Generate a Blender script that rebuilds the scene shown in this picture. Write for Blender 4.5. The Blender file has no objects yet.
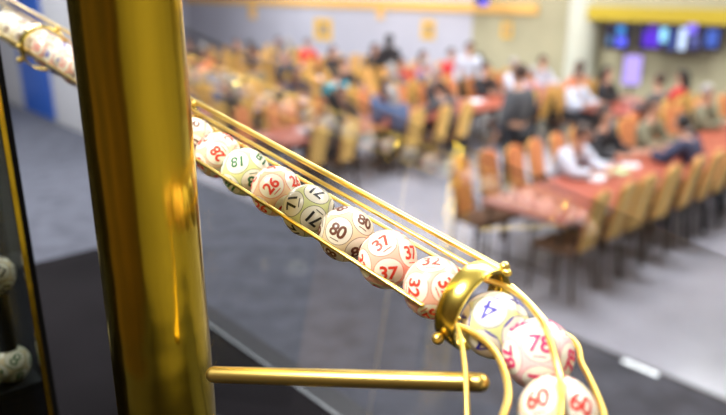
import bpy, bmesh, math, random
from mathutils import Vector, Matrix
random.seed(7)
S = bpy.context.scene
COL = S.collection
PI = math.pi

# ------------------------------------------------------------------ camera
EYE, PITCH, FPX = 2.7, math.radians(18), 680.0
cam_d = bpy.data.cameras.new('camera'); cam = bpy.data.objects.new('camera', cam_d); COL.objects.link(cam)
cam.location = (0, 0, EYE); cam.rotation_euler = (PI/2 - PITCH, 0, 0)
cam_d.sensor_width = 36; cam_d.lens = FPX/726*36; cam_d.clip_start = 0.02; cam_d.clip_end = 100
cam_d.dof.use_dof = True; cam_d.dof.focus_distance = 0.455
cam_d.dof.aperture_fstop = cam_d.lens/8.0
S.camera = cam

# ------------------------------------------------------------------ world, exposure, large lights
w = bpy.data.worlds.new('world'); S.world = w; w.use_nodes = True
bg = w.node_tree.nodes['Background']; bg.inputs[0].default_value = (0.80, 0.84, 1.0, 1); bg.inputs[1].default_value = 0.55
S.view_settings.view_transform = 'Standard'; S.view_settings.look = 'None'
S.view_settings.gamma = 1; S.view_settings.use_curve_mapping = False
S.view_settings.exposure = 0.0

def area(name, loc, sx, sy, power, col=(1, 1, 1), target=None):
    l = bpy.data.lights.new(name, 'AREA'); l.shape = 'RECTANGLE'; l.size = sx; l.size_y = sy
    l.energy = power; l.color = col
    o = bpy.data.objects.new(name, l); COL.objects.link(o); o.location = loc
    if target is not None:
        o.rotation_euler = (Vector(target)-Vector(loc)).to_track_quat('-Z', 'Y').to_euler()
    return o

UX, VX = Vector((0.75, 0.66, 0)).normalized(), Vector((0.66, -0.75, 0)).normalized()
def UV(u, v, z=0.0):
    return UX*u + VX*v + Vector((0, 0, z))
YAW = math.atan2(UX.y, UX.x)

CEIL = 4.6
LIGHTS = [(6.5, -3.5), (11.0, -3.5), (6.5, -8.5), (11.0, -8.5), (6.5, -13.5), (11, -13.5), (11, -18.5), (6.5, -18), (1.2, -6.5), (0.9, -10.5)]  # ceiling grid; one far-left lamp added to brighten the back wall
for (a, b) in LIGHTS:
    l = area('hall_lamp', UV(a, b, CEIL-0.1), 1.6, 1.6, 190, (0.94, 0.97, 1.0))
    l.rotation_euler = (0, 0, YAW)
area('stage_area_light', (-1.1, -0.15, 4.3), 0.7, 0.7, 95, (1.0, 0.97, 0.90), (0, 0.4, 2.5))
area('stage_area_light', (0.9, 2.6, 4.4), 2.6, 1.4, 200, (1.0, 0.97, 0.92), (0, 0.5, 2.5))  # unseen, added to brighten the balls' side that the glass mirrors
area('stage_area_light', (1.6, 0.9, 4.4), 0.8, 0.8, 40, (1.0, 0.97, 0.92), (0.1, 0.4, 2.5))

# ------------------------------------------------------------------ helpers
FWD = Vector((0, math.cos(PITCH), -math.sin(PITCH)))
DWN = Vector((0, -math.sin(PITCH), -math.cos(PITCH)))
RGT = Vector((1, 0, 0))
def cdir(x, y, z): return RGT*x + DWN*y + FWD*z
def at(px, py, z):                      # picture point at depth z (metres) -> world
    return Vector((0, 0, EYE)) + cdir((px-363)/FPX*z, (py-207.5)/FPX*z, z)
def on_level(px, py, h):                # picture point on the horizontal plane z = h
    d = cdir((px-363)/FPX, (py-207.5)/FPX, 1); return Vector((0, 0, EYE)) + d*((h-EYE)/d.z)
def on_wall(px, py, U):                 # picture point on the vertical plane u = U
    d = cdir((px-363)/FPX, (py-207.5)/FPX, 1); return Vector((0, 0, EYE)) + d*(U/d.dot(UX))
def uvz(p): return p.dot(UX), p.dot(VX), p.z
def project(p):
    q = p-Vector((0, 0, EYE)); z = q.dot(FWD); return 363+FPX*q.dot(RGT)/z, 207.5+FPX*q.dot(DWN)/z, z

def mat(name, col, rough=0.5, metal=0.0, spec=None, emit=None, estr=0, noise=None, bump=None, aniso=None):
    m = bpy.data.materials.new(name); m.use_nodes = True; nt = m.node_tree; b = nt.nodes['Principled BSDF']
    b.inputs['Base Color'].default_value = (*col, 1); b.inputs['Roughness'].default_value = rough
    b.inputs['Metallic'].default_value = metal
    if spec is not None: b.inputs['Specular IOR Level'].default_value = spec
    if emit: b.inputs['Emission Color'].default_value = (*emit, 1); b.inputs['Emission Strength'].default_value = estr
    if noise:
        sc, amt = noise
        tc = nt.nodes.new('ShaderNodeTexCoord'); n = nt.nodes.new('ShaderNodeTexNoise'); n.inputs['Scale'].default_value = sc
        n.inputs['Detail'].default_value = 5
        mp = nt.nodes.new('ShaderNodeMapRange'); mp.inputs['From Min'].default_value = .3; mp.inputs['From Max'].default_value = .7
        mp.inputs['To Min'].default_value = 1-amt; mp.inputs['To Max'].default_value = 1+amt
        vm = nt.nodes.new('ShaderNodeVectorMath'); vm.operation = 'SCALE'; vm.inputs[0].default_value = col
        nt.links.new(tc.outputs['Object'], n.inputs['Vector']); nt.links.new(n.outputs['Fac'], mp.inputs['Value'])
        nt.links.new(mp.outputs['Result'], vm.inputs['Scale']); nt.links.new(vm.outputs[0], b.inputs['Base Color'])
    if bump:
        sc, st, di = bump
        tc = nt.nodes.new('ShaderNodeTexCoord'); n = nt.nodes.new('ShaderNodeTexNoise'); n.inputs['Scale'].default_value = sc
        bp = nt.nodes.new('ShaderNodeBump'); bp.inputs['Strength'].default_value = st; bp.inputs['Distance'].default_value = di
        nt.links.new(tc.outputs['Object'], n.inputs['Vector']); nt.links.new(n.outputs['Fac'], bp.inputs['Height'])
        nt.links.new(bp.outputs['Normal'], b.inputs['Normal'])
    return m

M = {}
M['brass'] = mat('polished_brass', (0.86, 0.62, 0.17), 0.34, 1.0)
M['pole'] = mat('brass_pole', (0.66, 0.45, 0.035), 0.17, 1.0, bump=(14, 0.22, 0.01))
M['band'] = mat('brushed_brass', (0.85, 0.64, 0.13), 0.26, 1.0, bump=(220, 0.15, 0.0006))
M['black'] = mat('black_lacquer', (0.010, 0.009, 0.011), 0.75, noise=(3, .3), spec=.015)
M['blacktrim'] = mat('charcoal_trim', (0.022, 0.024, 0.032), 0.45, spec=.2)
M['bevel'] = mat('bevel_edge', (0.30, 0.33, 0.38), 0.3)
M['gasket'] = mat('black_rubber', (0.006, 0.006, 0.007), 0.6, spec=.03)
M['carpet'] = mat('blue_grey_carpet', (0.105, 0.110, 0.138), 0.95, noise=(5, .28), spec=.1, bump=(250, .5, .01))
M['floor'] = mat('hall_floor', (0.47, 0.47, 0.55), 0.22, noise=(0.8, .22), spec=.6)
M['wall'] = mat('lavender_grey_wall', (0.47, 0.47, 0.53), 0.8, noise=(.6, .07))
M['wallr'] = mat('beige_wall', (0.42, 0.39, 0.25), 0.8, noise=(1.2, .12))
M['wallrear'] = mat('brown_wall', (0.10, 0.055, 0.022), 0.7, noise=(.9, .6))
M['column'] = mat('pale_column', (0.56, 0.58, 0.48), 0.6, noise=(1, .08))
M['wallw'] = mat('white_wall', (0.50, 0.50, 0.53), 0.7)
M['blue'] = mat('blue_door', (0.015, 0.09, 0.42), 0.5)
M['orange_trim'] = mat('ochre_trim', (0.85, 0.50, 0.14), 0.5)
M['yellow_trim'] = mat('mustard_trim', (0.48, 0.36, 0.02), 0.5)
M['ceiling'] = mat('ceiling', (0.6, 0.6, 0.58), 0.9)
M['gold'] = mat('gold_fabric', (0.74, 0.46, 0.12), 0.6, noise=(30, .15))
M['peach'] = mat('terracotta_fabric', (0.66, 0.235, 0.085), 0.75, noise=(30, .12))
M['seat'] = mat('dark_brown_fabric', (0.13, 0.06, 0.03), 0.8)
M['ochre'] = mat('ochre_fabric', (0.66, 0.36, 0.10), 0.75, noise=(30, .12))
M['chairmetal'] = mat('dark_metal', (0.02, 0.02, 0.024), 0.35, 0.6)
M['table'] = mat('red_brown_laminate', (0.36, 0.085, 0.05), 0.35, noise=(3, .15))
M['paper'] = mat('white_paper', (0.85, 0.85, 0.9), 0.7)
M['green'] = mat('green_paper', (0.42, 0.70, 0.35), 0.7)
M['frame'] = mat('yellow_frame', (0.80, 0.47, 0.05), 0.5)
M['poster'] = mat('dark_poster', (0.30, 0.25, 0.22), 0.5, noise=(9, .7))
M['lamp'] = mat('light_diffuser', (1, 1, 1), 0.5, emit=(1, .97, .92), estr=6)
M['tv'] = mat('tv_black', (0.012, 0.012, 0.03), 0.2)
M['skin'] = mat('skin', (0.58, 0.32, 0.22), 0.5)
M['copper'] = mat('copper_wire', (0.75, 0.25, 0.16), 0.3, 0.8)
M['white_glint'] = mat('glowing_white_strip', (0.95, 0.97, 1.0), 0.12, emit=(.9, .95, 1), estr=2.5)  # emission stands in for a glint; the strip is no lamp

def glass_mat(name, tint, r0):            # clear pane: mostly transmits, mirrors more at grazing angles
    m = bpy.data.materials.new(name); m.use_nodes = True; nt = m.node_tree; nt.nodes.clear()
    o = nt.nodes.new('ShaderNodeOutputMaterial'); mx = nt.nodes.new('ShaderNodeMixShader')
    t = nt.nodes.new('ShaderNodeBsdfTransparent'); t.inputs[0].default_value = (*tint, 1)
    g = nt.nodes.new('ShaderNodeBsdfGlossy'); g.inputs['Roughness'].default_value = 0.0
    lw = nt.nodes.new('ShaderNodeLayerWeight'); lw.inputs['Blend'].default_value = .5
    p = nt.nodes.new('ShaderNodeMath'); p.operation = 'POWER'; p.inputs[1].default_value = 4.0
    q = nt.nodes.new('ShaderNodeMath'); q.operation = 'MULTIPLY_ADD'; q.inputs[1].default_value = 1-r0; q.inputs[2].default_value = r0
    nt.links.new(lw.outputs['Facing'], p.inputs[0]); nt.links.new(p.outputs[0], q.inputs[0])
    nt.links.new(q.outputs[0], mx.inputs[0]); nt.links.new(t.outputs[0], mx.inputs[1]); nt.links.new(g.outputs[0], mx.inputs[2])
    nt.links.new(mx.outputs[0], o.inputs['Surface']); return m
M['glass'] = glass_mat('window_glass', (.985, .99, .99), .20)
M['glass_dark'] = glass_mat('smoked_glass', (.62, .64, .62), .05)

# ---- mesh builder
def new_bm(): return bmesh.new()
def add_box(bm, c, s, rot=None, mi=0, bevel=0.0):
    c = Vector(c); R = rot if rot is not None else Matrix.Identity(3)
    b2 = bmesh.new(); bmesh.ops.create_cube(b2, size=1)
    for v in b2.verts: v.co = Vector((v.co.x*s[0], v.co.y*s[1], v.co.z*s[2]))
    if bevel: bmesh.ops.bevel(b2, geom=list(b2.edges), offset=bevel, segments=2, affect='EDGES', profile=.5)
    merge(bm, b2, Matrix.Translation(c) @ R.to_4x4(), mi); return bm
def merge(bm, b2, mtx, mi=0):
    vm = {v: bm.verts.new(mtx @ v.co) for v in b2.verts}
    for f in b2.faces:
        nf = bm.faces.new([vm[v] for v in f.verts]); nf.material_index = mi; nf.smooth = f.smooth
    b2.free()
def frame_of(t):
    t = t.normalized(); a = Vector((0, 0, 1)) if abs(t.z) < .95 else Vector((1, 0, 0))
    x = t.cross(a).normalized(); return x, t.cross(x).normalized()
def spline(pts, n=8):
    P = [Vector(p) for p in pts]; P = [P[0]*2-P[1]] + P + [P[-1]*2-P[-2]]; out = []
    for i in range(1, len(P)-2):
        for k in range(n):
            t = k/n; a, b, c, d = P[i-1], P[i], P[i+1], P[i+2]
            out.append(.5*((2*b)+(c-a)*t+(2*a-5*b+4*c-d)*t*t+(3*b-a-3*c+d)*t**3))
    out.append(P[-2]); return out
def add_tube(bm, pts, r, seg=14, mi=0, cap=True, round_end=False):
    pts = [Vector(p) for p in pts]; rr = r if isinstance(r, (list, tuple)) else [r]*len(pts)
    rr = list(rr)
    if round_end:                       # hemispherical ends
        for end in (0, -1):
            a = pts[end]; b = pts[1] if end == 0 else pts[-2]; d = (a-b).normalized(); R = rr[end]
            ext = [(a+d*R*math.sin(q), max(R*math.cos(q), R*.03)) for q in (PI*.12, PI*.25, PI*.37, PI*.45, PI*.495)]
            if end == 0:
                pts = [e[0] for e in reversed(ext)] + pts; rr = [e[1] for e in reversed(ext)] + rr
            else:
                pts += [e[0] for e in ext]; rr += [e[1] for e in ext]
    x = None; rings = []
    for i, p in enumerate(pts):
        t = (pts[min(i+1, len(pts)-1)] - pts[max(i-1, 0)]).normalized()
        if x is None: x, y = frame_of(t)
        else:
            x = (x - t*x.dot(t)).normalized(); y = t.cross(x)
        rings.append([bm.verts.new(p + (x*math.cos(2*PI*k/seg)+y*math.sin(2*PI*k/seg))*rr[i]) for k in range(seg)])
    for a, b in zip(rings, rings[1:]):
        for k in range(seg):
            f = bm.faces.new([a[k], a[(k+1) % seg], b[(k+1) % seg], b[k]]); f.smooth = True; f.material_index = mi
    if cap:
        for r_, fl in ((rings[0], True), (rings[-1], False)):
            r_ = [bm.verts.new(v.co) for v in r_]; f = bm.faces.new(r_[::-1] if fl else r_); f.material_index = mi
    return bm
def add_sphere(bm, c, r, mi=0, scale=(1, 1, 1), sub=3):
    b2 = bmesh.new(); bmesh.ops.create_icosphere(b2, subdivisions=sub, radius=r)
    for v in b2.verts: v.co = Vector((v.co.x*scale[0], v.co.y*scale[1], v.co.z*scale[2]))
    for f in b2.faces: f.smooth = True
    merge(bm, b2, Matrix.Translation(Vector(c)), mi); return bm
def add_band(bm, c, axis, r_in, r_out, width, seg=64, mi=0):   # a flat metal ring
    axis = axis.normalized(); x, y = frame_of(axis); prof = []
    b = 0.0006
    for (rr, a) in ((r_out-b, -width/2), (r_out, -width/2+b), (r_out, width/2-b), (r_out-b, width/2), (r_in, width/2), (r_in, -width/2)):
        prof.append((rr, a))
    rings = []
    for k in range(seg):
        d = x*math.cos(2*PI*k/seg)+y*math.sin(2*PI*k/seg)
        rings.append([bm.verts.new(Vector(c)+d*rr+axis*a) for rr, a in prof])
    n = len(prof)
    for k in range(seg):
        A, B = rings[k], rings[(k+1) % seg]
        for j in range(n):
            f = bm.faces.new([A[j], A[(j+1) % n], B[(j+1) % n], B[j]]); f.smooth = j in (1, 4); f.material_index = mi
    return bm
def add_prism(bm, poly, z0, z1, mi=0):
    lo = [bm.verts.new((p[0], p[1], z0)) for p in poly]; hi = [bm.verts.new((p[0], p[1], z1)) for p in poly]
    bm.faces.new(lo[::-1]).material_index = mi; bm.faces.new(hi).material_index = mi
    for i in range(len(poly)):
        j = (i+1) % len(poly); bm.faces.new([lo[i], lo[j], hi[j], hi[i]]).material_index = mi
    return bm
def obj(name, bm, m, parent=None, loc=None):
    bmesh.ops.recalc_face_normals(bm, faces=bm.faces)
    me = bpy.data.meshes.new(name)
    if loc is not None:
        for v in bm.verts: v.co -= Vector(loc)
    bm.to_mesh(me); bm.free()
    for q in (m if isinstance(m, (list, tuple)) else [m]): me.materials.append(q)
    o = bpy.data.objects.new(name, me); COL.objects.link(o)
    if loc is not None: o.location = loc
    if parent:
        o.parent = parent
    return o
def tag(o, label, cat, group=None, kind=None):
    o['label'] = label; o['category'] = cat
    if group: o['group'] = group
    if kind: o['kind'] = kind
    return o
def empty(name, loc, label, cat, group=None, rz=0):
    o = bpy.data.objects.new(name, None); COL.objects.link(o); o.location = loc; o.rotation_euler = (0, 0, rz)
    o.empty_display_size = .05
    return tag(o, label, cat, group)
def struct(name, bm, m, label=None):
    o = obj(name, bm, m); o['kind'] = 'structure'
    if label: o['label'] = label
    return o
def inv(root):      # child meshes are written in world coordinates: undo the empty's placement
    return (Matrix.Translation(root.location) @ root.rotation_euler.to_matrix().to_4x4()).inverted()
def child(name, bm, m, root):
    bm.transform(inv(root)); return obj(name, bm, m, root)
ROT = Matrix.Rotation(YAW, 3, 'Z')          # local x = u, local y = -v
def uvbox(bm, u0, u1, v0, v1, z0, z1, mi=0, bevel=0):
    return add_box(bm, UV((u0+u1)/2, (v0+v1)/2, (z0+z1)/2), (abs(u1-u0), abs(v1-v0), abs(z1-z0)), ROT, mi, bevel)

# ------------------------------------------------------------------ the setting
STG = 0.6                                     # stage level
WU = 14.0                                     # back wall of the hall
struct('floor', add_prism(new_bm(), [UV(a, b).to_2d() for a, b in ((3.5, 3), (3.5, -27), (WU+.3, -27), (WU+.3, 3))], -.1, 0), M['floor'])
b = new_bm(); add_prism(b, [UV(a, c).to_2d() for a, c in ((-3, 3), (-3, -15), (3.5, -15), (3.5, 3))], -.1, STG)
struct('floor_stage', b, M['carpet'])
b = new_bm(); uvbox(b, 3.5, 3.53, -8.2, 3, 0, STG+.004); struct('trim_1', b, M['blacktrim'])
def wv(px, py=30): return on_wall(px, py, WU).dot(VX)
TB, TT = 2.08, 2.32
b = new_bm(); uvbox(b, WU, WU+.2, -27, wv(472), 0, CEIL); struct('wall_back', b, M['wall'])
b = new_bm(); uvbox(b, WU, WU+.2, wv(472), 3, 0, CEIL); struct('wall_right', b, M['wallr'])
b = new_bm(); uvbox(b, WU-.08, WU, -27, wv(537), TB, TT); struct('trim_2', b, M['orange_trim'])
b = new_bm(); uvbox(b, WU-.5, WU-.42, wv(585), 3, TB-.05, TT-.02); struct('trim_3', b, M['yellow_trim'])
b = new_bm(); uvbox(b, WU-.42, WU, wv(585), 3, TB-.05, CEIL); struct('trim_4', b, M['wallr'])
c = UV(WU-.25, wv(589), 0)
b = new_bm(); add_tube(b, [c, c+Vector((0, 0, CEIL))], .33, 32); struct('wall_column', b, M['column'])
b = new_bm(); uvbox(b, -3.2, -3, -27, 3.2, 0, CEIL); struct('wall_rear', b, M['wallrear'])
b = new_bm(); uvbox(b, -3, WU+.2, 3, 3.2, 0, CEIL); struct('wall_side', b, M['wallr'])
b = new_bm(); uvbox(b, -3, WU+.2, -27.2, -27, 0, CEIL); struct('wall_far', b, M['wall'])
# partition beside the stage with the blue door
b = new_bm(); uvbox(b, 3.55, 3.75, -15, -8.5, 0, CEIL); struct('wall_left', b, M['wallw'])
d0, d1 = on_wall(27, 100, 3.55).dot(VX), on_wall(55, 110, 3.55).dot(VX)
b = new_bm(); uvbox(b, 3.50, 3.549, d0, d1, STG+.01, STG+2.4); dd = struct('door_1', b, M['blue'])
b = new_bm(); uvbox(b, 3.47, 3.50, d1-.16, d1-.06, STG+1.0, STG+1.04); obj('door_handle', b, M['chairmetal'], dd)
b = new_bm(); add_prism(b, [UV(a, c).to_2d() for a, c in ((-3, 3), (-3, -27), (WU+.2, -27), (WU+.2, 3))], CEIL, CEIL+.1)
struct('ceiling', b, M['ceiling'])
for i, (a, c) in enumerate(LIGHTS):
    b = new_bm(); uvbox(b, a-.85, a+.85, c-.85, c+.85, CEIL-.04, CEIL)
    o = obj('ceiling_light', b, M['ceiling']); tag(o, 'square white ceiling light panel above the bingo hall', 'light', 'ceiling light panels')
    b = new_bm(); uvbox(b, a-.8, a+.8, c-.8, c+.8, CEIL-.05, CEIL-.041); obj('diffuser', b, M['lamp'], o)

# ------------------------------------------------------------------ machine cabinet
TOP = EYE-.62
cu, cv = UV(0, 0).dot(UX), 0
CC = on_level(120.6, 241.6, TOP); CU, CV = CC.dot(UX), CC.dot(VX)
cab = empty('machine_cabinet', UV(CU-.5, CV+.95, STG), 'black lacquered bingo machine cabinet under the brass post', 'cabinet')
b = new_bm(); uvbox(b, CU-1.0, CU, CV, CV+1.95, STG, TOP-.012); child('body', b, M['blacktrim'], cab)
b = new_bm(); uvbox(b, CU-.98, CU-.055, CV+.003, CV+1.93, TOP-.0119, TOP, bevel=.0015); child('top_panel', b, M['black'], cab)
b = new_bm(); uvbox(b, CU-.0555, CU-.052, CV+.003, CV+1.93, TOP-.0119, TOP+.0012); child('edge_strip', b, M['bevel'], cab)

# ------------------------------------------------------------------ brass post
post = on_level(0, 0, 0)
pc = Vector((-0.13543, 0.4055, 0))
pole = empty('brass_post', (pc.x, pc.y, TOP), 'thick polished brass post in the left foreground, out of focus', 'post')
b = new_bm(); add_tube(b, [pc+Vector((0, 0, TOP+.012)), pc+Vector((0, 0, EYE+.06))], [.03126+.0042*.608, .03126-.0042*.06], 96); child('shaft', b, M['pole'], pole)
b = new_bm(); add_tube(b, [pc+Vector((0, 0, TOP)), pc+Vector((0, 0, TOP+.006)), pc+Vector((0, 0, TOP+.012))], [.055, .055, .036], 64); child('base_flange', b, M['pole'], pole)

# ------------------------------------------------------------------ ball run
P0c = Vector((-0.11970936, -0.04324952, 0.56047863)); Dc = Vector((.678, .3823, -.6278)).normalized(); SP = 0.03999
E0 = Vector((0, 0, EYE))
P0 = E0 + cdir(*P0c); D = cdir(*Dc).normalized()
def run(t): return P0 + D*(SP*t)
RB = .019
SIDE = D.cross(Vector((0, 0, 1))).normalized()
# direction from the axis towards the camera around the middle of the run, and picture-up
mid = run(4); tocam = (E0-mid); tocam = (tocam-D*tocam.dot(D)).normalized(); upp = D.cross(tocam).normalized()
if upp.z < 0: upp = -upp
def off(ang, r): a = math.radians(ang); return (tocam*math.cos(a) + upp*math.sin(a))*r

track = empty('ball_track', (run(3).x, run(3).y, TOP), 'brass wire ball run carrying numbered bingo balls past the post', 'ball run')
def rod(name, pts, r, n=None, rnd=True):
    b = new_bm(); add_tube(b, pts, r, 16, round_end=rnd); return child(name, b, M['brass'], track)
GR = .0222
T0, T1 = -14.5, 6.35
rod('upper_rail', [run(T0)+off(88, GR), run(T1+.2)+off(88, GR)], .0015)
rod('back_rail', [run(T0)+off(128, GR), run(T1)+off(128, GR)], .0013)
rod('lower_back_rail', [run(T0)+off(-158, GR), run(T1)+off(-158, GR)], .0014)
rod('front_rail', [run(T0)+off(-33, GR), run(T1-.1)+off(-33, GR)], .0015)
rod('guard_rail', [run(T0)+off(92, .0305), run(6.9)+off(92, .0295)], .00205)

def ring_clamp(t, w=.0115, lift=0.0):
    c = run(t)+upp*lift
    b = new_bm(); add_band(b, c, D, .0238, .0258, w); rg = child('ring_clamp', b, M['band'], track)
    bead_pts = ((c+off(-62, .0295)-D*.001, .0036), (c+off(92, .0285)+D*.004, .0031))
    for p, r in bead_pts:
        b = new_bm(); add_sphere(b, p, r); b.transform(inv(track)); obj('bead', b, M['brass'], rg)
    return rg
ring_clamp(6.70, .0145, .003); ring_clamp(-9.4, .016); ring_clamp(-1.75)

def clear_of(pts, centres, rmin):
    out = []
    for p in pts:
        for c in centres:
            d = p-c
            if d.length < rmin: p = c+d.normalized()*rmin
        out.append(p)
    return out
B_PINK, B_CREAM = at(538, 354, .362), at(557.5, 415, .326)
B_NEXT = B_CREAM + (B_CREAM-B_PINK).normalized()*.04
cents = [run(7.14), B_PINK, B_CREAM, B_NEXT]
def bent(name, px, r=.0017):
    pts = spline([at(*p) for p in px], 8); 
    for it in range(6):
        pts = clear_of(pts, cents, .0214); q = [p.copy() for p in pts]
        if it < 5:
            for i in range(1, len(q)-1): pts[i] = (q[i-1]+q[i]*2+q[i+1])/4
    return rod(name, pts, r)
bent('curved_rail', [(486, 280, .398), (505, 286, .385), (525, 300, .370), (543, 324, .352), (555, 358, .334), (561, 390, .314), (560, 420, .300), (556, 470, .283)])
bent('curved_rail', [(512, 286, .425), (533, 306, .402), (560, 340, .368), (580, 362, .352), (594, 388, .336), (603, 415, .322), (608, 460, .31)], .0016)
bent('curved_rail', [(459, 326, .372), (475, 334, .362), (494, 350, .348), (506, 376, .333), (508, 400, .321), (499, 428, .31), (490, 470, .30)])
rod('drop_wire', spline([at(447, 318, .385), at(456, 325, .372), at(462, 346, .360), at(466, 385, .343), at(468, 440, .325)], 8), .0014)
# bracket arm from the post, support wire beside the post
pa = at(214, 374.5, .414); pb = at(480, 382.5, .352)
rod('bracket_arm', [pa, pb], .0050)
sp = run(-0.9)+off(-33, GR)
b = new_bm(); add_sphere(b, sp, .0030); add_tube(b, [sp, Vector((sp.x-.002, sp.y, TOP+.001))], .0018, 14); child('support_wire', b, M['brass'], track)
sp = run(-9.4)+off(-30, .0262)
b = new_bm(); add_tube(b, [sp, sp-D*.03, sp-D*.075+off(-30, .004)], [.0035, .003, .003], 14, round_end=True); child('side_arm', b, M['brass'], track)

# ---- numbered balls
def ico_dirs():
    v = [Vector((0, 0, 1))]
    for k in range(5):
        a = 2*PI*k/5; v.append(Vector((math.cos(a)*2/5**.5, math.sin(a)*2/5**.5, 1/5**.5)))
    return v + [-q for q in v]
ICO = ico_dirs()
def ball_material(line, tint):
    m = bpy.data.materials.new('printed_ball'); m.use_nodes = True; nt = m.node_tree; b = nt.nodes['Principled BSDF']
    b.inputs['Roughness'].default_value = .32; b.inputs['Coat Weight'].default_value = .3; b.inputs['Coat Roughness'].default_value = .12
    tc = nt.nodes.new('ShaderNodeTexCoord'); nm = nt.nodes.new('ShaderNodeVectorMath'); nm.operation = 'NORMALIZE'
    nt.links.new(tc.outputs['Object'], nm.inputs[0]); prev = None
    for q in ICO[:6]:
        d = nt.nodes.new('ShaderNodeVectorMath'); d.operation = 'DOT_PRODUCT'; nt.links.new(nm.outputs[0], d.inputs[0]); d.inputs[1].default_value = q
        a = nt.nodes.new('ShaderNodeMath'); a.operation = 'ABSOLUTE'; nt.links.new(d.outputs['Value'], a.inputs[0])
        if prev is None: prev = a
        else:
            x = nt.nodes.new('ShaderNodeMath'); x.operation = 'MAXIMUM'; nt.links.new(prev.outputs[0], x.inputs[0]); nt.links.new(a.outputs[0], x.inputs[1]); prev = x
    ac = nt.nodes.new('ShaderNodeMath'); ac.operation = 'ARCCOSINE'; nt.links.new(prev.outputs[0], ac.inputs[0])
    cr = nt.nodes.new('ShaderNodeValToRGB'); cr.color_ramp.interpolation = 'LINEAR'
    mp = nt.nodes.new('ShaderNodeMath'); mp.operation = 'MULTIPLY'; mp.inputs[1].default_value = 180/PI/40; nt.links.new(ac.outputs[0], mp.inputs[0])
    el = cr.color_ramp.elements
    base = (.90, .86, .74)
    lc = tuple(line[i]*.9+base[i]*.1 for i in range(3))
    stops = [(0, base), (28.4/40, base), (28.8/40, lc), (29.6/40, lc), (30.0/40, tint), (1, tint)]
    el[0].position = 0; el[0].color = (*stops[0][1], 1); el[1].position = 1; el[1].color = (*stops[-1][1], 1)
    for p, c in stops[1:-1]:
        e = el.new(p); e.color = (*c, 1)
    nt.links.new(mp.outputs[0], cr.inputs[0]); nt.links.new(cr.outputs[0], b.inputs['Base Color'])
    return m
_txt = {}
def text_bm(s):
    if s not in _txt:
        cu = bpy.data.curves.new('t', 'FONT'); cu.body = s; cu.size = 1; cu.align_x = 'CENTER'; cu.align_y = 'CENTER'; cu.offset = .028 if len(s) > 1 else 0
        cu.resolution_u = 4; cu.space_character = .95
        o = bpy.data.objects.new('t', cu); COL.objects.link(o)
        dg = bpy.context.evaluated_depsgraph_get(); me = bpy.data.meshes.new_from_object(o.evaluated_get(dg))
        bpy.data.objects.remove(o); bpy.data.curves.remove(cu)
        b = bmesh.new(); b.from_mesh(me); bpy.data.meshes.remove(me)
        xs = [v.co.x for v in b.verts]; ys = [v.co.y for v in b.verts]
        cx, cy = (max(xs)+min(xs))/2, (max(ys)+min(ys))/2; wx = max(xs)-min(xs)
        for v in b.verts: v.co -= Vector((cx, cy, 0))
        h = (max(ys)-min(ys))
        b2 = bmesh.new(); bmesh.ops.create_grid(b2, x_segments=6, y_segments=1, size=.5)
        merge(b, b2, Matrix.Translation((0, -h/2-.16, 0)) @ Matrix.Diagonal((min(wx, .55), .05, 1, 1)))
        bmesh.ops.triangulate(b, faces=b.faces)
        for it in range(4):
            le = [e for e in b.edges if e.calc_length() > .18]
            if le: bmesh.ops.subdivide_edges(b, edges=le, cuts=1); bmesh.ops.triangulate(b, faces=b.faces)
        me = bpy.data.meshes.new('t'); b.to_mesh(me); b.free(); _txt[s] = me
    return _txt[s]
CREAM, YG, PK, OR = (.84, .70, .46), (.70, .73, .34), (.90, .50, .38), (.88, .62, .40)
def bingo_ball(pos, num, ink, tint, circles, label, size=.95, group='numbered bingo balls in the brass run'):
    """circles: (dx, dy, reading angle) in ball radii / degrees as seen from the camera, first two fix the pattern"""
    wv_ = (E0-pos).normalized(); ax = (RGT-wv_*RGT.dot(wv_)).normalized(); ay = ax.cross(wv_)*1.0
    if ay.dot(DWN) < 0: ay = -ay
    def dvec(dx, dy): return (ax*dx+ay*dy+wv_*math.sqrt(max(0, 1-dx*dx-dy*dy))).normalized()
    p1 = dvec(*circles[0][:2]); p2 = dvec(*circles[1][:2])
    z = p1; x = (p2-z*p2.dot(z)).normalized(); y = z.cross(x)
    R = Matrix((x, y, z)).transposed()
    b = new_bm(); bmesh.ops.create_uvsphere(b, u_segments=48, v_segments=24, radius=RB)
    for f in b.faces: f.smooth = True
    o = obj('bingo_ball', b, ball_material(ink, tint)); o.location = pos; o.rotation_euler = R.to_euler()
    tag(o, label, 'bingo ball', group)
    b = new_bm(); me = text_bm(num); used = {}
    for c in circles:
        d = R.transposed() @ dvec(*c[:2]); k = max(range(12), key=lambda i: ICO[i].dot(d))
        a = math.radians(c[2]); used.setdefault(k, R.transposed() @ (ax*math.cos(a)+ay*math.sin(a)))
    for k in range(12):
        n = ICO[k]; r = used.get(k) or Vector((random.uniform(-1, 1), random.uniform(-1, 1), random.uniform(-1, 1)))
        r = (r-n*r.dot(n)).normalized(); u = n.cross(r)
        vs = []
        for v in me.vertices:
            q = v.co*(size*.66 if len(num) > 1 else size*.98)
            rho = q.length; dirn = (r*q.x+u*q.y).normalized() if rho > 1e-6 else r
            vs.append(b.verts.new((n*math.cos(rho)+dirn*math.sin(rho))*(RB+.00014)))
        for p in me.polygons:
            try: f = b.faces.new([vs[i] for i in p.vertices]); f.smooth = True
            except ValueError: pass
    inkm = mat('ink', ink, .5)
    obj('printed_number', b, inkm, o)
    return o
RED, GRN, BLK, BRN, BLU, MAG, RD2 = (.75, .045, .02), (.02, .14, .04), (.012, .012, .014), (.16, .05, .025), (.05, .04, .42), (.75, .03, .16), (.62, .03, .02)
bingo_ball(run(-1.0), '60', BRN, CREAM, [(.02, .25, -60), (.05, -.6, 20)], 'cream bingo ball with brown print, half hidden by the post above ball 28')
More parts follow.
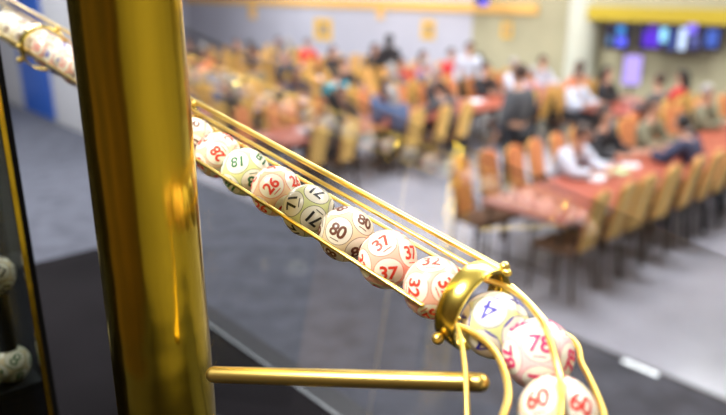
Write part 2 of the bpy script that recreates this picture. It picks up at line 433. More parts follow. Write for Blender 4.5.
bingo_ball(run(.02), '28', RED, CREAM, [(-.03, -.08, 232), (-.55, -.6, 200), (.75, -.4, 240)], 'bingo ball printed with a red 28 just right of the post')
bingo_ball(run(1.0), '18', GRN, YG, [(-.35, -.42, 178), (.25, .28, 180), (.68, -.58, 215), (-.65, .42, 215)], 'bingo ball printed with a green 18 upside down')
bingo_ball(run(2.02), '26', RED, OR, [(-.21, -.22, -48), (.68, -.40, -20), (.1, .62, -60), (-.8, .3, 0)], 'bingo ball printed with a red 26 between the green and the black numbers')
bingo_ball(run(2.98), '71', BLK, YG, [(.2, .32, 222), (.34, -.46, 226), (-.6, -.08, 265)], 'bingo ball printed with a bold black 71')
bingo_ball(run(4.0), '80', BRN, CREAM, [(-.29, -.12, 28), (.62, -.44, 12), (.56, .42, -10)], 'bingo ball printed with a dark brown 80')
bingo_ball(run(5.0), '37', RED, PK, [(.03, .45, 0), (.74, -.18, -12), (-.12, -.52, -42), (-.8, -.02, 50)], 'bingo ball printed with a red 37')
bingo_ball(run(6.0), '32', RED, PK, [(.40, .0, 65), (-.6, .0, 98), (-.1, -.85, 10)], 'bingo ball printed with a red 32 just before the brass ring')
bingo_ball(run(7.14), '4', BLU, YG, [(-.14, -.42, 205), (-.35, .6, 215), (.75, .1, 150)], 'bingo ball printed with a blue 4 leaving the brass ring')
bingo_ball(B_PINK, '78', MAG, (.90, .62, .62), [(.08, -.28, 5), (-.82, .1, 70), (.05, .75, 0)], 'bingo ball printed in magenta below the blue ball', 1.0)
bingo_ball(B_CREAM, '60', RD2, CREAM, [(-.45, -.4, 0), (.5, -.3, 10)], 'cream bingo ball at the bottom edge between the curved rails', 1.0)
hid = 'bingo ball in the brass run behind the thick post'
for i, t in enumerate((-2.0, -3.0, -4.0, -5.0, -6.0)):
    bingo_ball(run(t), ('12', '45', '53', '9', '66')[i], (RED, GRN, BLK, BLU, BRN)[i], (CREAM, PK, YG)[i % 3],
               [(random.uniform(-.4, .4), random.uniform(-.4, .4), random.uniform(0, 360)), (.6, .5, 30)], hid)
far = ['red-printed bingo ball emerging from the left side of the post', 'bingo ball printed with a blue 24 below the upper brass ring',
       'pinkish bingo ball inside the upper left brass ring', 'pale bingo ball just above the upper left brass ring', 'white bingo ball near the top left corner',
       'white bingo ball at the left picture edge of the run']
for i, t in enumerate((-7.0, -8.0, -9.0, -10.2, -11.2, -12.2)):
    bingo_ball(run(t), ('51', '24', '25', '18', '68', '9')[i], (RED, BLU, RED, BRN, BRN, BLK)[i], (PK, PK, PK, CREAM, CREAM, CREAM)[i],
               [((.2, -.1, 20), (.0, .05, -35), (.3, .1, 40), (0, 0, 30), (0, .1, 50), (0, 0, 0))[i], (-.7, -.3, 30)], far[i])

# ------------------------------------------------------------------ glass screen behind the run
th, ti, dist = math.radians(70.394), math.radians(-13.93), .8635
N = Vector((math.cos(th)*math.cos(ti), math.sin(th)*math.cos(ti), math.sin(ti)))
HX = Vector((math.sin(th), -math.cos(th), 0)); HY = HX.cross(N).normalized()
if HY.z < 0: HY = -HY
PT = E0 + N*dist
g = empty('glass_screen', (PT.x, PT.y, TOP), 'clear leaning glass screen behind the ball run reflecting the balls', 'glass screen')
b = new_bm()
R3 = Matrix((HX, HY, N)).transposed()
ybot = (TOP+.004-PT.z)/HY.z; xl, xr = -.66, .95
def on_pane(px, py):
    d = cdir((px-363)/FPX, (py-207.5)/FPX, 1); q = E0+d*(dist/d.dot(N))-PT; return q.dot(HX), q.dot(HY)
(xa, ya), (xb, yb) = on_pane(142, 8), on_pane(560, 186)          # sloping top edge, parallel to the ball run
tops = [(x_, ya+(yb-ya)*(x_-xa)/(xb-xa)) for x_ in (xl, xr)]
add_prism(b, [(xl, ybot), (xr, ybot), tops[1], tops[0]], 0, .006); b.transform(Matrix.Translation(PT) @ R3.to_4x4()); child('pane', b, M['glass'], g)
b = new_bm(); add_box(b, PT+HX*(xl+xr)/2+HY*(ybot-.004)+N*.003, (xr-xl, .02, .016), R3); child('bottom_channel', b, M['blacktrim'], g)

# ------------------------------------------------------------------ glass ball chamber at the left edge
KX, KY = -.3155, .60
kc = Vector((KX, KY, 0)); KU, KV = kc.dot(UX), kc.dot(VX)
ch = empty('ball_chamber', UV(KU-.2, KV-.2, TOP), 'dark glass ball chamber with brass edged corner at the left edge', 'ball chamber')
CT = EYE+.07
SH = EYE-.379
b = new_bm(); uvbox(b, KU-.5, KU-.0078, KV-.005, KV, TOP+.001, CT); child('front_pane', b, M['glass_dark'], ch)
b = new_bm(); uvbox(b, KU-.005, KU, KV-.40, KV-.012, TOP+.001, CT); child('side_pane', b, M['glass_dark'], ch)
b = new_bm(); uvbox(b, KU-.003, KU+.002, KV-.007, KV+.002, TOP+.001, CT); child('black_gasket', b, M['gasket'], ch)
b = new_bm(); uvbox(b, KU-.0075, KU-.003, KV-.004, KV+.001, TOP+.001, CT); child('brass_edge', b, M['pole'], ch)
b = new_bm(); uvbox(b, KU-.5, KU, KV-.41, KV-.40, TOP+.001, CT); uvbox(b, KU-.51, KU-.5, KV-.41, KV, TOP+.001, CT); child('back_panel', b, M['blacktrim'], ch)
b = new_bm(); uvbox(b, KU-.499, KU-.006, KV-.399, KV-.006, SH-.006, SH); child('shelf', b, M['blacktrim'], ch)
def chamber_ball(px, py, num, ink, label, up=0):
    p = on_level(px, py, SH+RB+up)
    u, v = min(p.dot(UX), KU-.028), min(p.dot(VX), KV-.026); p = UV(u, v, SH+RB+up+.0003)
    if up:
        b = new_bm(); add_tube(b, [UV(u, v, SH+.0001), UV(u, v, SH+up)], .009, 20); child('ball_cup_stem', b, M['blacktrim'], ch)
    print('chamber', project(p), uvz(p), KU, KV)
    bingo_ball(p, num, ink, CREAM, [(.2, -.2, 30), (-.5, .5, 30)], label, group='balls in the glass chamber')
chamber_ball(20, 362, '8', GRN, 'pale bingo ball against the chamber corner near the copper wire')
chamber_ball(5, 278, '33', BLK, 'dim bingo ball in the chamber, highest at the left picture edge', .096)
chamber_ball(-2, 394, '5', YG, 'pale bingo ball cut by the left picture edge near the bottom')
a0 = on_level(18, 374, SH+.012); a1 = on_level(36, 372, SH+.012)
def inside(p, m=.03): return UV(min(p.dot(UX), KU-m), min(p.dot(VX), KV-m), p.z)
b = new_bm(); add_tube(b, [inside(on_level(-10, 372, SH+.006)), inside(on_level(10, 373, SH+.004)), inside(on_level(30, 372, SH+.0035), .05)], .0012, 10, round_end=True)
tag(obj('copper_wire', b, M['copper']), 'thin copper wire on the shelf inside the ball chamber', 'wire')
q = inside(on_level(2, 345, SH+.02)); x0 = inside(on_level(-8, 348, SH+.012)); x1 = inside(on_level(28, 335, SH+.012), .04)
b = new_bm(); add_tube(b, spline([x0, (x0+x1)/2+Vector((0, 0, -.006)), x1+Vector((0, 0, .012))], 8), .0045, 14, round_end=True)
tag(obj('brass_scoop', b, M['brass']), 'curved brass piece on the shelf inside the ball chamber', 'brass fitting')

# ------------------------------------------------------------------ hall furniture
ORD = ['first', 'second', 'third', 'fourth', 'fifth', 'sixth', 'seventh', 'eighth', 'ninth', 'tenth', 'eleventh', 'twelfth', 'thirteenth', 'fourteenth', 'fifteenth', 'sixteenth', 'seventeenth', 'eighteenth', 'nineteenth', 'twentieth']
ROWN = ['front', 'second', 'third', 'fourth', 'fifth', 'sixth', 'short middle']
# chair, local frame: faces -Y ... +Y is behind the sitter
def pad(bm, c, s, rot=None, mi=0, bev=.02):
    b2 = bmesh.new(); bmesh.ops.create_cube(b2, size=1)
    for v in b2.verts: v.co = Vector((v.co.x*s[0], v.co.y*s[1], v.co.z*s[2]))
    bmesh.ops.bevel(b2, geom=list(b2.edges), offset=bev, segments=3, affect='EDGES', profile=.5)
    for f in b2.faces: f.smooth = True
    merge(bm, b2, Matrix.Translation(Vector(c)) @ (rot.to_4x4() if rot else Matrix.Identity(4)), mi)
TILT = Matrix.Rotation(math.radians(-13), 3, 'X')
def backpad(bm, w0, w1, thick, yoff, mi=0):
    # rounded-top backrest panel, slightly flared
    b2 = bmesh.new(); prof = [(-w0/2, 0), (-w1/2, .50)]
    for k in range(1, 8):
        a = PI-PI*k/8; prof.append((math.cos(a)*w1/2, .50+math.sin(a)*.09))
    prof += [(w1/2, .50), (w0/2, 0)]
    f0 = [b2.verts.new((x, -thick/2, z)) for x, z in prof]; f1 = [b2.verts.new((x, thick/2, z)) for x, z in prof]
    b2.faces.new(f0); b2.faces.new(f1[::-1])
    for i in range(len(prof)):
        j = (i+1) % len(prof); b2.faces.new([f0[j], f0[i], f1[i], f1[j]])
    bmesh.ops.bevel(b2, geom=list(b2.edges), offset=min(.008, thick*.3), segments=2, affect='EDGES')
    mt = Matrix.Translation((0, .20, .47)) @ TILT.to_4x4() @ Matrix.Translation((0, yoff, 0))
    merge(bm, b2, mt, mi)
def leg_bm(bm, sx, sy, mi=0):
    if sy < 0: add_tube(bm, [(sx*.185, -.19, .43), (sx*.20, -.21, 0)], .013, 8, mi)
    else: add_tube(bm, [(sx*.14, .22, .62), (sx*.165, .185, .43), (sx*.20, .24, 0)], .013, 8, mi)
def chair_parts():
    p = {}
    b = new_bm(); pad(b, (0, -.01, .455), (.38, .40, .06)); p['seat'] = (b, M['seat'])
    b = new_bm(); backpad(b, .25, .275, .028, .022); p['backrest'] = (b, M['gold'])
    b = new_bm(); backpad(b, .235, .262, .03, -.006); p['back_cushion'] = (b, M['peach'])
    return p
def make_chair():
    r = bpy.data.objects.new('banquet_chair', None); COL.objects.link(r); r.empty_display_size = .05
    for n, (b, m) in chair_parts().items(): obj(n, b, m, r)
    for sx in (-1, 1):
        for sy in (-1, 1):
            b = new_bm(); leg_bm(b, sx, sy); obj('leg', b, M['chairmetal'], r)
    return r
def make_chair_far():
    b = new_bm(); pad(b, (0, -.01, .455), (.38, .40, .06), mi=1); backpad(b, .25, .275, .028, .022, 0); backpad(b, .235, .262, .03, -.006, 3)
    for sx in (-1, 1):
        for sy in (-1, 1): leg_bm(b, sx, sy, 2)
    o = obj('banquet_chair', b, [M['gold'], M['seat'], M['chairmetal'], M['ochre']]); return o
chair0, chair1 = make_chair(), make_chair_far()
usedc = {0: False, 1: False}
def copy_tree(o, parent=None):
    c = o.copy(); COL.objects.link(c)
    if parent: c.parent = parent
    for q in o.children: copy_tree(q, c)
    return c
def place_chair(p, rz, far_, label, group):
    src = chair1 if far_ else chair0
    if not usedc[far_]: o = src; usedc[far_] = True
    else: o = copy_tree(src)
    o.location = p; o.rotation_euler = (0, 0, rz); tag(o, label, 'chair', group); return o
# table, local frame x = length
TL, TW, TH = 1.83, .92, .74
def make_table():
    r = bpy.data.objects.new('folding_table', None); COL.objects.link(r); r.empty_display_size = .05
    b = new_bm(); add_box(b, (0, 0, TH-.015), (TL, TW, .03), bevel=.006); obj('tabletop', b, M['table'], r)
    b = new_bm(); add_box(b, (0, 0, TH-.05), (TL-.2, TW-.16, .04)); obj('apron', b, M['chairmetal'], r)
    for sx in (-1, 1):
        for sy in (-1, 1):
            b = new_bm(); add_tube(b, [(sx*(TL/2-.09), sy*(TW/2-.07), TH-.04), (sx*(TL/2-.07), sy*(TW/2-.06), 0)], .016, 10); obj('leg', b, M['chairmetal'], r)
        b = new_bm(); add_tube(b, [(sx*(TL/2-.08), -TW/2+.06, .2), (sx*(TL/2-.08), TW/2-.06, .2)], .011, 8); obj('cross_bar', b, M['chairmetal'], r)
    return r
table0 = make_table(); first_t = True
RV = [-3.5, -7.65, -10.0, -12.3, -14.6, -16.9, -5.7]
U0 = [4.98, 5.0, 4.9, 4.6, 4.6, 4.6, 10.3]
slots = []; tables = []
sy_dark = 0
for ri, rv in enumerate(RV):
    u = U0[ri]; ti_ = 0
    while u+TL < WU-.9:
        cpos = UV(u+TL/2, rv); px, py, z = project(cpos+Vector((0, 0, TH)))
        if -80 < px < 810:
            if first_t: o = table0; first_t = False
            else: o = copy_tree(table0)
            o.location = cpos; o.rotation_euler = (0, 0, YAW)
            end = 'at the end nearest the stage' if ti_ == 0 else '%s from the stage end' % ORD[ti_]
            tag(o, 'red-brown hall table in the %s row, %s' % (ROWN[ri], end), 'table', 'long hall tables')
            tables.append((ri, ti_, u, rv))
        for side in (1, -1):
            for k, du in enumerate((.22, .68, 1.14, 1.60)):
                j = random.uniform(-.05, .05); pv = rv+side*(TW/2+.12+random.uniform(0, .12))
                if side == 1: pv -= .10
                if ri == 0 and side == 1: pv = rv+TW/2-.12
                if ri == 1 and side == 1 and (ti_*4+k) % 5 in (2, 3): continue
                slots.append([ri, side, u+du+j, pv, ti_*4+k, False])
        u += TL+.03; ti_ += 1
OPP = {1: 0, -1: PI}
chairs_done = 0
for s in slots:
    ri, side, u, v, k, _ = s
    p = UV(u, v); px, py, z = project(p+Vector((0, 0, .8)))
    if not (-15 < px < 745 and 0 < py < 430): continue
    # side +1 (larger v): sitter faces -v; local -Y must point to -v*side ; local Y -> world side*v
    yv = VX*side; rz = math.atan2(-yv.x, yv.y) + random.uniform(-.12, .12)
    sd = 'side nearest the camera' if side == 1 else 'far side'
    place_chair(p, rz, 0 if ri < 2 else 1, 'gold banquet chair, %s of the %s table row, %s from the stage end' % ('near side' if side == 1 else 'far side', ROWN[ri], ORD[k]), 'banquet chairs along the tables')
    s[5] = True; s.append(rz); chairs_done += 1
print('chairs', chairs_done, 'tables', len(tables))

# things on the tables
def sheet(px, py, m, w_, d_, ang, name, label, cat, h=.003):
    p = on_level(px, py, TH); b = new_bm(); add_box(b, (0, 0, h/2), (w_, d_, h))
    o = obj(name, b, m); o.location = (p.x, p.y, TH+.0005); o.rotation_euler = (0, 0, ang); tag(o, label, cat, 'papers on the front table'); return o
sheet(602, 163, M['paper'], .34, .22, YAW, 'paper_sheet', 'white paper sheet on the front table near the white-shirted person', 'paper')
sheet(597, 178, M['paper'], .30, .16, YAW+.2, 'paper_sheet', 'white paper sheet nearest the stage on the front table', 'paper')
sheet(618, 171, M['green'], .26, .2, YAW-.1, 'bingo_sheet', 'pale green bingo sheet between the papers on the front table', 'paper')
sheet(630, 165, M['paper'], .2, .2, YAW+.4, 'paper_sheet', 'small white sheet furthest along the front table', 'paper')
def cup(p, label, m):
    b = new_bm(); add_tube(b, [(0, 0, 0), (0, 0, .12)], [.033, .043], 16); o = obj('paper_cup', b, m); o.location = p; tag(o, label, 'cup', 'cups on the tables')
for i, (ri, k, u, rv) in enumerate(tables):
    if ri == 0: continue
    if random.random() < .85:
        b = new_bm(); add_box(b, (0, 0, .0025), (.36, .25, .004)); o = obj('bingo_sheet', b, M['paper']); o.location = UV(u+random.uniform(.3, 1.5), rv+random.uniform(-.25, .25), TH+.0005)
        o.rotation_euler = (0, 0, YAW+random.uniform(-.4, .4)); tag(o, 'white bingo sheet on the %s table of the %s row' % (ORD[k], ROWN[ri]), 'paper', 'papers on the hall tables')
    if random.random() < .5:
        cup(UV(u+random.uniform(.3, 1.5), rv+random.uniform(.3, .38), TH), 'paper cup on the %s table of the %s row' % (ORD[k], ROWN[ri]), M['paper'])

# ------------------------------------------------------------------ people
def skin_mesh(name, verts, edges, radii, root=0, sub=1):
    me = bpy.data.meshes.new(name); me.from_pydata([tuple(v) for v in verts], edges, []); o = bpy.data.objects.new(name, me); COL.objects.link(o)
    mo = o.modifiers.new('s', 'SKIN'); mo.use_smooth_shade = True; mo.branch_smoothing = .6
    sv = me.skin_vertices[0].data
    for i, r in enumerate(radii):
        sv[i].radius = r if isinstance(r, tuple) else (r, r); sv[i].use_root = (i == root)
    sb = o.modifiers.new('d', 'SUBSURF'); sb.levels = sub; sb.render_levels = sub
    dg = bpy.context.evaluated_depsgraph_get(); m2 = bpy.data.meshes.new_from_object(o.evaluated_get(dg))
    bpy.data.objects.remove(o); bpy.data.meshes.remove(me); m2.name = name; return m2
# local frame: person faces -Y, base at z=0 on floor, origin under the pelvis
def pose_points(kind):
    if kind == 'stand':
        J = dict(pel=(0, 0, .95), sp=(0, .01, 1.12), ch=(0, 0, 1.32), nk=(0, -.01, 1.47), hd=(0, -.025, 1.56), ht=(0, -.02, 1.66),
                 sl=(.17, 0, 1.40), el=(.25, .02, 1.12), wl=(.23, -.12, .90), hl=(.10, 0, .90), kl=(.11, -.02, .50), al=(.11, .02, .09), tl=(.12, -.14, .04))
    elif kind == 'lean':
        J = dict(pel=(0, 0, .54), sp=(0, -.05, .70), ch=(0, -.15, .88), nk=(0, -.22, 1.02), hd=(0, -.27, 1.10), ht=(0, -.29, 1.20),
                 sl=(.18, -.16, .96), el=(.26, -.30, .76), wl=(.15, -.52, .785), hl=(.10, 0, .53), kl=(.13, -.42, .52), al=(.13, -.40, .09), tl=(.14, -.55, .04))
    else:
        J = dict(pel=(0, 0, .54), sp=(0, .02, .70), ch=(0, -.02, .91), nk=(0, -.04, 1.07), hd=(0, -.06, 1.16), ht=(0, -.05, 1.27),
                 sl=(.18, -.02, 1.00), el=(.25, -.14, .76), wl=(.16, -.38, .80), hl=(.10, 0, .53), kl=(.13, -.42, .52), al=(.13, -.40, .09), tl=(.14, -.55, .04))
    return {k: Vector(v) for k, v in J.items()}
def person_meshes(kind):
    J = pose_points(kind); V = []; Ed = []; Rr = []; idx = {}
    def a(n, p, r, par=None):
        idx[n] = len(V); V.append(p); Rr.append(r)
        if par is not None: Ed.append((idx[par], idx[n]))
    mir = lambda p: Vector((-p.x, p.y, p.z))
    a('pel', J['pel'], (.13, .10)); a('sp', J['sp'], (.12, .09), 'pel'); a('ch', J['ch'], (.15, .10), 'sp'); a('nk', J['nk'], .052, 'ch')
    a('jaw', J['hd']*.75+J['nk']*.25, .06, 'nk'); a('hd', J['hd']*.5+J['ht']*.5, .083, 'jaw'); a('ht', J['ht'], .055, 'hd')
    for s, f in (('l', lambda p: p), ('r', mir)):
        a('s'+s, f(J['sl']), .062, 'ch'); a('e'+s, f(J['el']), .043, 's'+s); a('w'+s, f(J['wl']), .027, 'e'+s)
        fw = (J['wl']-J['el']).normalized(); fw = Vector((fw.x*(1 if s == 'l' else -1), fw.y, fw.z))
        w0 = f(J['wl']); side = Vector((1 if s == 'l' else -1, 0, 0))
        a('p'+s, w0+fw*.06, (.036, .018), 'w'+s)
        for i, (o_, L) in enumerate(((-.030, .075), (-.010, .085), (.010, .08), (.029, .062))):
            a('f%d%s' % (i, s), w0+fw*.09+side*o_, .0095, 'p'+s); a('g%d%s' % (i, s), w0+fw*(.09+L*.6)+side*o_*1.15+Vector((0, 0, -.012)), .0085, 'f%d%s' % (i, s))
            a('h%d%s' % (i, s), w0+fw*(.09+L*.9)+side*o_*1.15+Vector((0, 0, -.035)), .0075, 'g%d%s' % (i, s))
        a('t'+s, w0+fw*.055-side*.045, .0105, 'p'+s); a('u'+s, w0+fw*.085-side*.058+Vector((0, 0, -.01)), .009, 't'+s)
        a('i'+s, f(J['hl']), .088, 'pel'); a('k'+s, f(J['kl']), .058, 'i'+s); a('a'+s, f(J['al']), .038, 'k'+s); a('o'+s, f(J['tl']), .034, 'a'+s)
    body = skin_mesh('body', V, Ed, Rr)
    # face: nose, ears, eyes, mouth added on the head
    hc = J['hd']*.5+J['ht']*.5
    bf = new_bm(); bf.from_mesh(body)
    add_tube(bf, [hc+Vector((0, -.078, .012)), hc+Vector((0, -.104, -.022)), hc+Vector((0, -.082, -.030))], [.008, .014, .010], 8)
    for sx in (-1, 1): add_sphere(bf, hc+Vector((sx*.084, .005, -.01)), .022, scale=(.35, .8, 1.2), sub=2)
    bf.to_mesh(body); bf.free()
    for p in body.polygons: p.use_smooth = True
    face = []
    for sx in (-1, 1, 0):
        fm = new_bm()
        if sx: add_sphere(fm, hc+Vector((sx*.031, -.079, .010)), .009, sub=2)
        else: add_box(fm, hc+Vector((0, -.078, -.052)), (.045, .012, .008), bevel=.002)
        me = bpy.data.meshes.new('eye' if sx else 'mouth'); fm.to_mesh(me); fm.free(); face.append(me)
    def sub_skin(name, chain, inflate, cut=None):
        V2, E2, R2, m2 = [], [], [], {}
        for n, par, t, r in chain:
            p = V[idx[n]] if t is None else V[idx[par]].lerp(V[idx[n]], t)
            m2[n] = len(V2); V2.append(p); R2.append(tuple(q+inflate for q in r) if isinstance(r, tuple) else r+inflate)
            if par is not None: E2.append((m2[par], m2[n]))
        return skin_mesh(name, V2, E2, R2)
    sh = [('pel', None, None, (.14, .11)), ('sp', 'pel', None, (.14, .115)), ('ch', 'sp', None, (.18, .13)), ('nk', 'ch', .62, .075)]
    for s in 'lr': sh += [('s'+s, 'ch', None, .085), ('e'+s, 's'+s, None, .062), ('w'+s, 'e'+s, .9, .046)]
    shirt = sub_skin('jacket', sh, .014)
    tr = [('pel', None, None, (.145, .115))]
    for s in 'lr': tr += [('i'+s, 'pel', None, .096), ('k'+s, 'i'+s, None, .070), ('a'+s, 'k'+s, .93, .055)]
    trou = sub_skin('trousers', tr, .004)
    shoes = new_bm()
    for sx in (-1, 1):
        t_ = J['tl']; a_ = J['al']
        add_sphere(shoes, (sx*t_.x, (t_.y+a_.y)/2-.01, .048), .05, scale=(.95, 2.5, .95), sub=2)
    sm_ = bpy.data.meshes.new('shoes'); shoes.to_mesh(sm_); shoes.free()
    hairs = []
    for long in (0, 1):
        hb = new_bm(); add_sphere(hb, hc+Vector((0, .022, .028)), .098, scale=(.98, 1.0, .98), sub=3)
        dele = [v for v in hb.verts if v.co.y < hc.y-.035 and v.co.z < hc.z+.055]
        bmesh.ops.delete(hb, geom=dele, context='VERTS')
        if long:
            add_tube(hb, [hc+Vector((0, .045, .02)), hc+Vector((0, .085, -.08)), hc+Vector((0, .10, -.2)), hc+Vector((0, .10, -.27))], [.085, .085, .07, .03], 14)
        me = bpy.data.meshes.new('hair'); hb.to_mesh(me); hb.free()
        for p in me.polygons: p.use_smooth = True
        hairs.append(me)
    return dict(body=body, jacket=shirt, trousers=trou, shoes=sm_, hair=hairs, face=face)
PM = {k: person_meshes(k) for k in ('stand', 'lean', 'sit')}
_cm = {}
def cmat(c, r=.8):
    c = tuple(c)
    if c not in _cm: _cm[c] = mat('cloth', c, r)
    return _cm[c]
def person(loc, rz, kind, top, bottom, hair, label, long=0, skin=(.58, .32, .22), scale=1.0, hat=None):
    root = empty('person', loc, label, 'person', 'people in the hall', rz); root.scale = (scale,)*3
    P = PM[kind]
    def add(n, me, m):
        me = me.copy() if False else me
        o = bpy.data.objects.new(n, me); COL.objects.link(o); o.parent = root
        if not me.materials: me.materials.append(None)
        o.material_slots[0].link = 'OBJECT'; o.material_slots[0].material = m
        return o
    add('body', P['body'], cmat(skin, .5)); add('jacket', P['jacket'], cmat(top)); add('trousers', P['trousers'], cmat(bottom))
    add('shoes', P['shoes'], cmat((.02, .02, .02))); add('hair', P['hair'][long], cmat(hair, .6)); 
    for q in P['face']: add(q.name.split('.')[0], q, cmat((.12, .04, .035)))
    return root
DK, NAVY, GREY, WHT, REDC, TEAL, PINKC, BLC, ORC, OLV = (.02, .02, .025), (.03, .04, .09), (.075, .078, .09), (.62, .66, .78), (.55, .02, .03), (.01, .33, .45), (.50, .22, .26), (.07, .11, .22), (.75, .16, .04), (.20, .19, .12)
HB, HD, HG = (.05, .022, .012), (.012, .010, .010), (.35, .33, .32)
def cdesc(c):
    return {DK: 'black', NAVY: 'navy', GREY: 'dark grey', WHT: 'pale bluish white', REDC: 'red', TEAL: 'turquoise', PINKC: 'pink', BLC: 'blue', ORC: 'orange', OLV: 'olive'}[c]
# seated people: (picture x, picture y of the head, jacket, hair colour, long hair, pose, label)
SEATED = [
 (344, 74, TEAL, HD, 0, 'lean', 'person in a turquoise top with dark hair leaning on the second table row'),
 (330, 92, DK, HD, 0, 'lean', 'person in a black jacket seated beside the turquoise top'),
 (338, 56, DK, HB, 1, 'sit', 'dark-haired person in black seated behind the turquoise top'),
 (310, 50, REDC, HB, 0, 'sit', 'person in a red top left of the dark-haired group'),
 (282, 86, DK, HB, 0, 'sit', 'person in dark clothes seated at the left of the hall'),
 (380, 50, DK, HD, 1, 'sit', 'person in black seated below the left framed notices'),
 (388, 53, GREY, HB, 0, 'sit', 'person in dark grey seated beside the standing black figure'),
 (425, 52, PINKC, HB, 1, 'sit', 'person in pink seated under the middle framed notice'),
 (437, 62, BLC, HG, 0, 'lean', 'grey-haired person in blue leaning over the tables'),
 (456, 50, REDC, HD, 0, 'sit', 'person in red seated right of the middle framed notice'),
 (470, 56, DK, HD, 1, 'sit', 'long-haired person in black right of the red top'),
 (452, 96, GREY, HB, 0, 'lean', 'person in dark grey leaning at the second table row'),
 (487, 62, DK, HD, 0, 'sit', 'person in black seated left of the tall grey figure'),
 (514, 50, WHT, HG, 0, 'sit', 'grey-haired person in white seated near the right framed notice'),
 (541, 48, WHT, HB, 0, 'sit', 'person in white seated left of the orange top'),
 (552, 44, ORC, HB, 0, 'sit', 'person in orange seated near the pale column'),
 (562, 50, WHT, HB, 0, 'sit', 'person in white seated right of the orange top'),
 (548, 68, PINKC, HG, 0, 'sit', 'grey-haired person in pink in front of the white tops'),
 (605, 62, DK, HD, 1, 'sit', 'long-haired person in black below the left wall screen'),
 (676, 74, REDC, HD, 1, 'sit', 'long-haired person in red under the purple wall screen'),
 (560, 128, WHT, HB, 0, 'lean', 'person in a white top leaning on the front table'),
 (704, 78, OLV, HG, 0, 'sit', 'grey-haired person in olive at the right end of the hall'),
 (585, 118, DK, HD, 1, 'sit', 'long-haired person in black seated further along the front table'),
 (690, 128, NAVY, HD, 0, 'lean', 'person in navy leaning on the front table near the right picture edge'),
 (660, 112, OLV, HB, 0, 'sit', 'brown-haired person in olive seated along the front table'),
 (648, 84, GREY, HB, 0, 'sit', 'person in dark grey left of the long-haired red top'),
]
taken = set()
for s_ in range(4): pass

for (px, py, top, hair, lg, kd, lab) in SEATED:
    best = None; hh = 1.15
    for i, s in enumerate(slots):
        if not s[5] or i in taken or any((UV(slots[j][2], slots[j][3])-UV(s[2], s[3])).length < .6 for j in taken): continue
        q = UV(s[2], s[3]-s[1]*.1, hh); x, y, z = project(q); e = (x-px)**2 + (y-py)**2*1.5
        if best is None or e < best[0]: best = (e, i, x, y)
    if best is None: continue
    i = best[1]; taken.add(i); s = slots[i]
    print('seat', lab[:40], (px, py), round(best[2]), round(best[3]), 'row', s[0], s[1])
    # sitter's pelvis a little in front of the backrest
    yv = VX*s[1]; p = UV(s[2], s[3])
    person((p.x-yv.x*.0, p.y-yv.y*.0, 0.03), s[6], kd, top, DK if top != DK else NAVY, hair, lab, lg)
CROWD = [('black', DK), ('dark grey', GREY), ('navy', NAVY), ('black', DK), ('olive', OLV), ('red', REDC), ('dark grey', GREY), ('blue', BLC), ('black', DK)]
free = [i for i, s in enumerate(slots) if s[5] and i not in taken and s[0] in (1, 2, 3, 4, 5, 6)]
random.shuffle(free)
pick = []
for i in free:
    near = [j for j in list(taken)+pick if (UV(slots[j][2], slots[j][3])-UV(slots[i][2], slots[i][3])).length < .62]
    if not near: pick.append(i)
free = pick[:40]
for n_, i in enumerate(free):
    s = slots[i]; nm, top = CROWD[n_ % len(CROWD)]; p = UV(s[2], s[3]); lg = n_ % 2
    person((p.x, p.y, .03), s[6], ('lean', 'sit')[n_ % 3 == 0], top, DK if top != DK else NAVY, (HB, HD, HD, HG)[n_ % 4],
           'person in %s, %s of the %s row, %s from the stage end' % (nm, 'near side' if s[1] == 1 else 'far side', ROWN[s[0]], ORD[s[4]]), lg)
STAND = [
 (521, 66, GREY, HB, 0, 'tall person in a dark grey coat standing behind the front tables', 1.04, YAW+PI),
 (401, 36, DK, HD, 1, 'person in black standing against the back wall', 1.0, YAW+2.2),
 (507, 46, WHT, HB, 0, 'person in white standing near the right framed notice', .98, YAW-1),
]
for (px, py, top, hair, lg, lab, sc, rz) in STAND:
    p = on_level(px, py, 1.70*sc); 
    u, v = p.dot(UX), p.dot(VX)
    if u > WU-.5: p = p*((WU-.5)/u)
    # keep out of the tables
    for rv, u0_ in zip(RV, U0):
        if abs(v-rv) < 1.05 and u > u0_-.3: v2 = rv+1.3*(1 if v > rv else -1); p = p+VX*(v2-v); v = v2
    print('stand', lab, uvz(p))
    person((p.x, p.y, 0), rz, 'stand', top, DK if top != DK else NAVY, hair, lab, lg, scale=sc)

# ------------------------------------------------------------------ on the back wall
def wall_rect(name, x0, y0, x1, y1, U, depth, m, root=None, parent_label=None):
    a = on_wall((x0+x1)/2, y1, U); c = on_wall((x0+x1)/2, y0, U); l = on_wall(x0, (y0+y1)/2, U).dot(VX); r = on_wall(x1, (y0+y1)/2, U).dot(VX)
    b = new_bm(); uvbox(b, U-depth, U, l, r, a.z, c.z)
    return obj(name, b, m, root)
for (x0, y0, x1, y1, lab) in ((315, 19, 332, 40, 'yellow framed notice on the grey wall, leftmost of three'), (422, 20, 435, 39, 'yellow framed notice on the grey wall, middle of three'), (502, 22, 512, 38, 'yellow framed notice on the wall, rightmost of three')):
    o = wall_rect('framed_notice', x0, y0, x1, y1, WU-.001, .03, M['frame']); tag(o, lab, 'picture frame', 'framed notices on the back wall')
    wx, wy = (x1-x0)*.26, (y1-y0)*.24
    wall_rect('notice_panel', x0+wx, y0+wy, x1-wx, y1-wy, WU-.032, .005, M['poster'], o)
for (x, lab) in ((253, 'small ochre bracket under the trim, left'), (381, 'small ochre bracket under the trim, right')):
    o = wall_rect('wall_bracket', x-3, 4, x+3, 19, WU-.001, .05, M['orange_trim']); tag(o, lab, 'bracket', 'brackets under the trim')
def em(c, s): return mat('screen_glow', (0.02, 0.02, 0.03), .3, emit=c, estr=s)
TVU = WU-.43
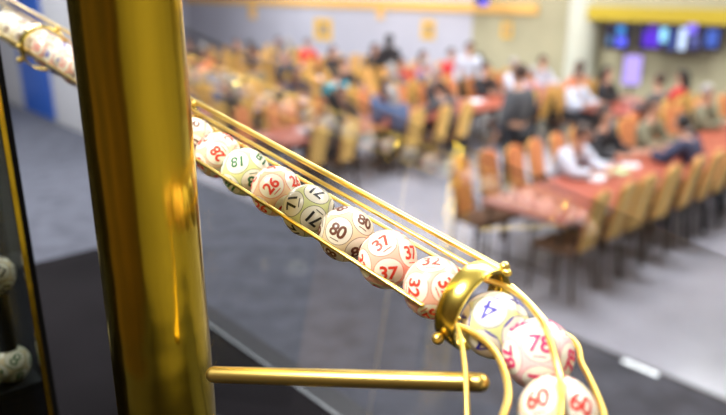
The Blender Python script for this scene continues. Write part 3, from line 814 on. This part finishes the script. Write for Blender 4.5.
def tv(x0, y0, x1, y1, lab, gl):
    o = wall_rect('wall_screen', x0, y0, x1, y1, TVU-.001, .07, M['tv']); tag(o, lab, 'screen', 'screens on the right wall')
    for (a, b_, c, d, col, s) in gl: wall_rect('lit_graphic', a, b_, c, d, TVU-.072, .003, em(col, s), o)
tv(606, 23, 632, 50, 'dark wall screen with blue spots, leftmost beside the column', [(603+14, 26, 625, 34, (.02, .28, .75), 1.2), (616, 37, 626, 46, (.10, .12, 1.0), 1.5), (607, 36, 612, 44, (.15, .4, .8), .6)])
tv(639, 23, 702, 51, 'wide wall screen glowing purple and white', [(643, 31, 660, 47, (.09, .0, .70), 1.1), (649, 25, 658, 31, (.08, .0, .5), .9), (660, 28, 667, 42, (.30, .75, 1.0), 1.5), (668, 30, 676, 50, (.03, .10, .5), .6), (679, 28, 686, 50, (.6, .75, 1.0), 1.5), (687, 24, 697, 34, (.22, .15, 1.0), 1.2), (690, 35, 699, 48, (.12, .15, .5), .7)])
tv(704, 26, 723, 51, 'wall screen glowing blue at the right picture edge', [(706, 30, 718, 47, (.05, .16, .75), .8)])
tv(477, -4, 489, 6, 'small blue screen at the top edge of the wall', [(479, -1, 488, 5, (.12, .12, 1.0), 1.6)])
# lavender monitor on a stand among the chairs
mp_ = on_level(634, 55, 1.42); mr = empty('monitor_stand', (mp_.x, mp_.y, 0), 'lavender-lit monitor on a floor stand among the chairs', 'monitor', rz=0)
ang = math.atan2(mp_.x, mp_.y)
R_ = Matrix.Rotation(-ang, 3, 'Z')
def mbox(name, c, s, m):
    b = new_bm(); add_box(b, R_ @ Vector(c), s, R_, bevel=.004); return obj(name, b, m, mr)
mbox('screen_case', (0, 0, 1.13), (.36, .05, .62), M['tv']); mbox('screen', (0, -.028, 1.13), (.33, .005, .58), em((.50, .38, .92), 1.25))
mbox('stand_pole', (0, 0, .42), (.05, .05, .80), M['chairmetal']); mbox('foot', (0, 0, .012), (.4, .3, .024), M['chairmetal'])
# glint on the stage edge, built as a self-glowing white marker strip
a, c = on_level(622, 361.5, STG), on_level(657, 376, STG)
b = new_bm(); uvbox(b, 3.475, 3.50, a.dot(VX), c.dot(VX), STG+.0005, STG+.006); tag(obj('edge_glint', b, M['white_glint']), 'white marker strip on the stage edge, its glint put in as glow', 'marker strip')
bpy.context.view_layer.update()
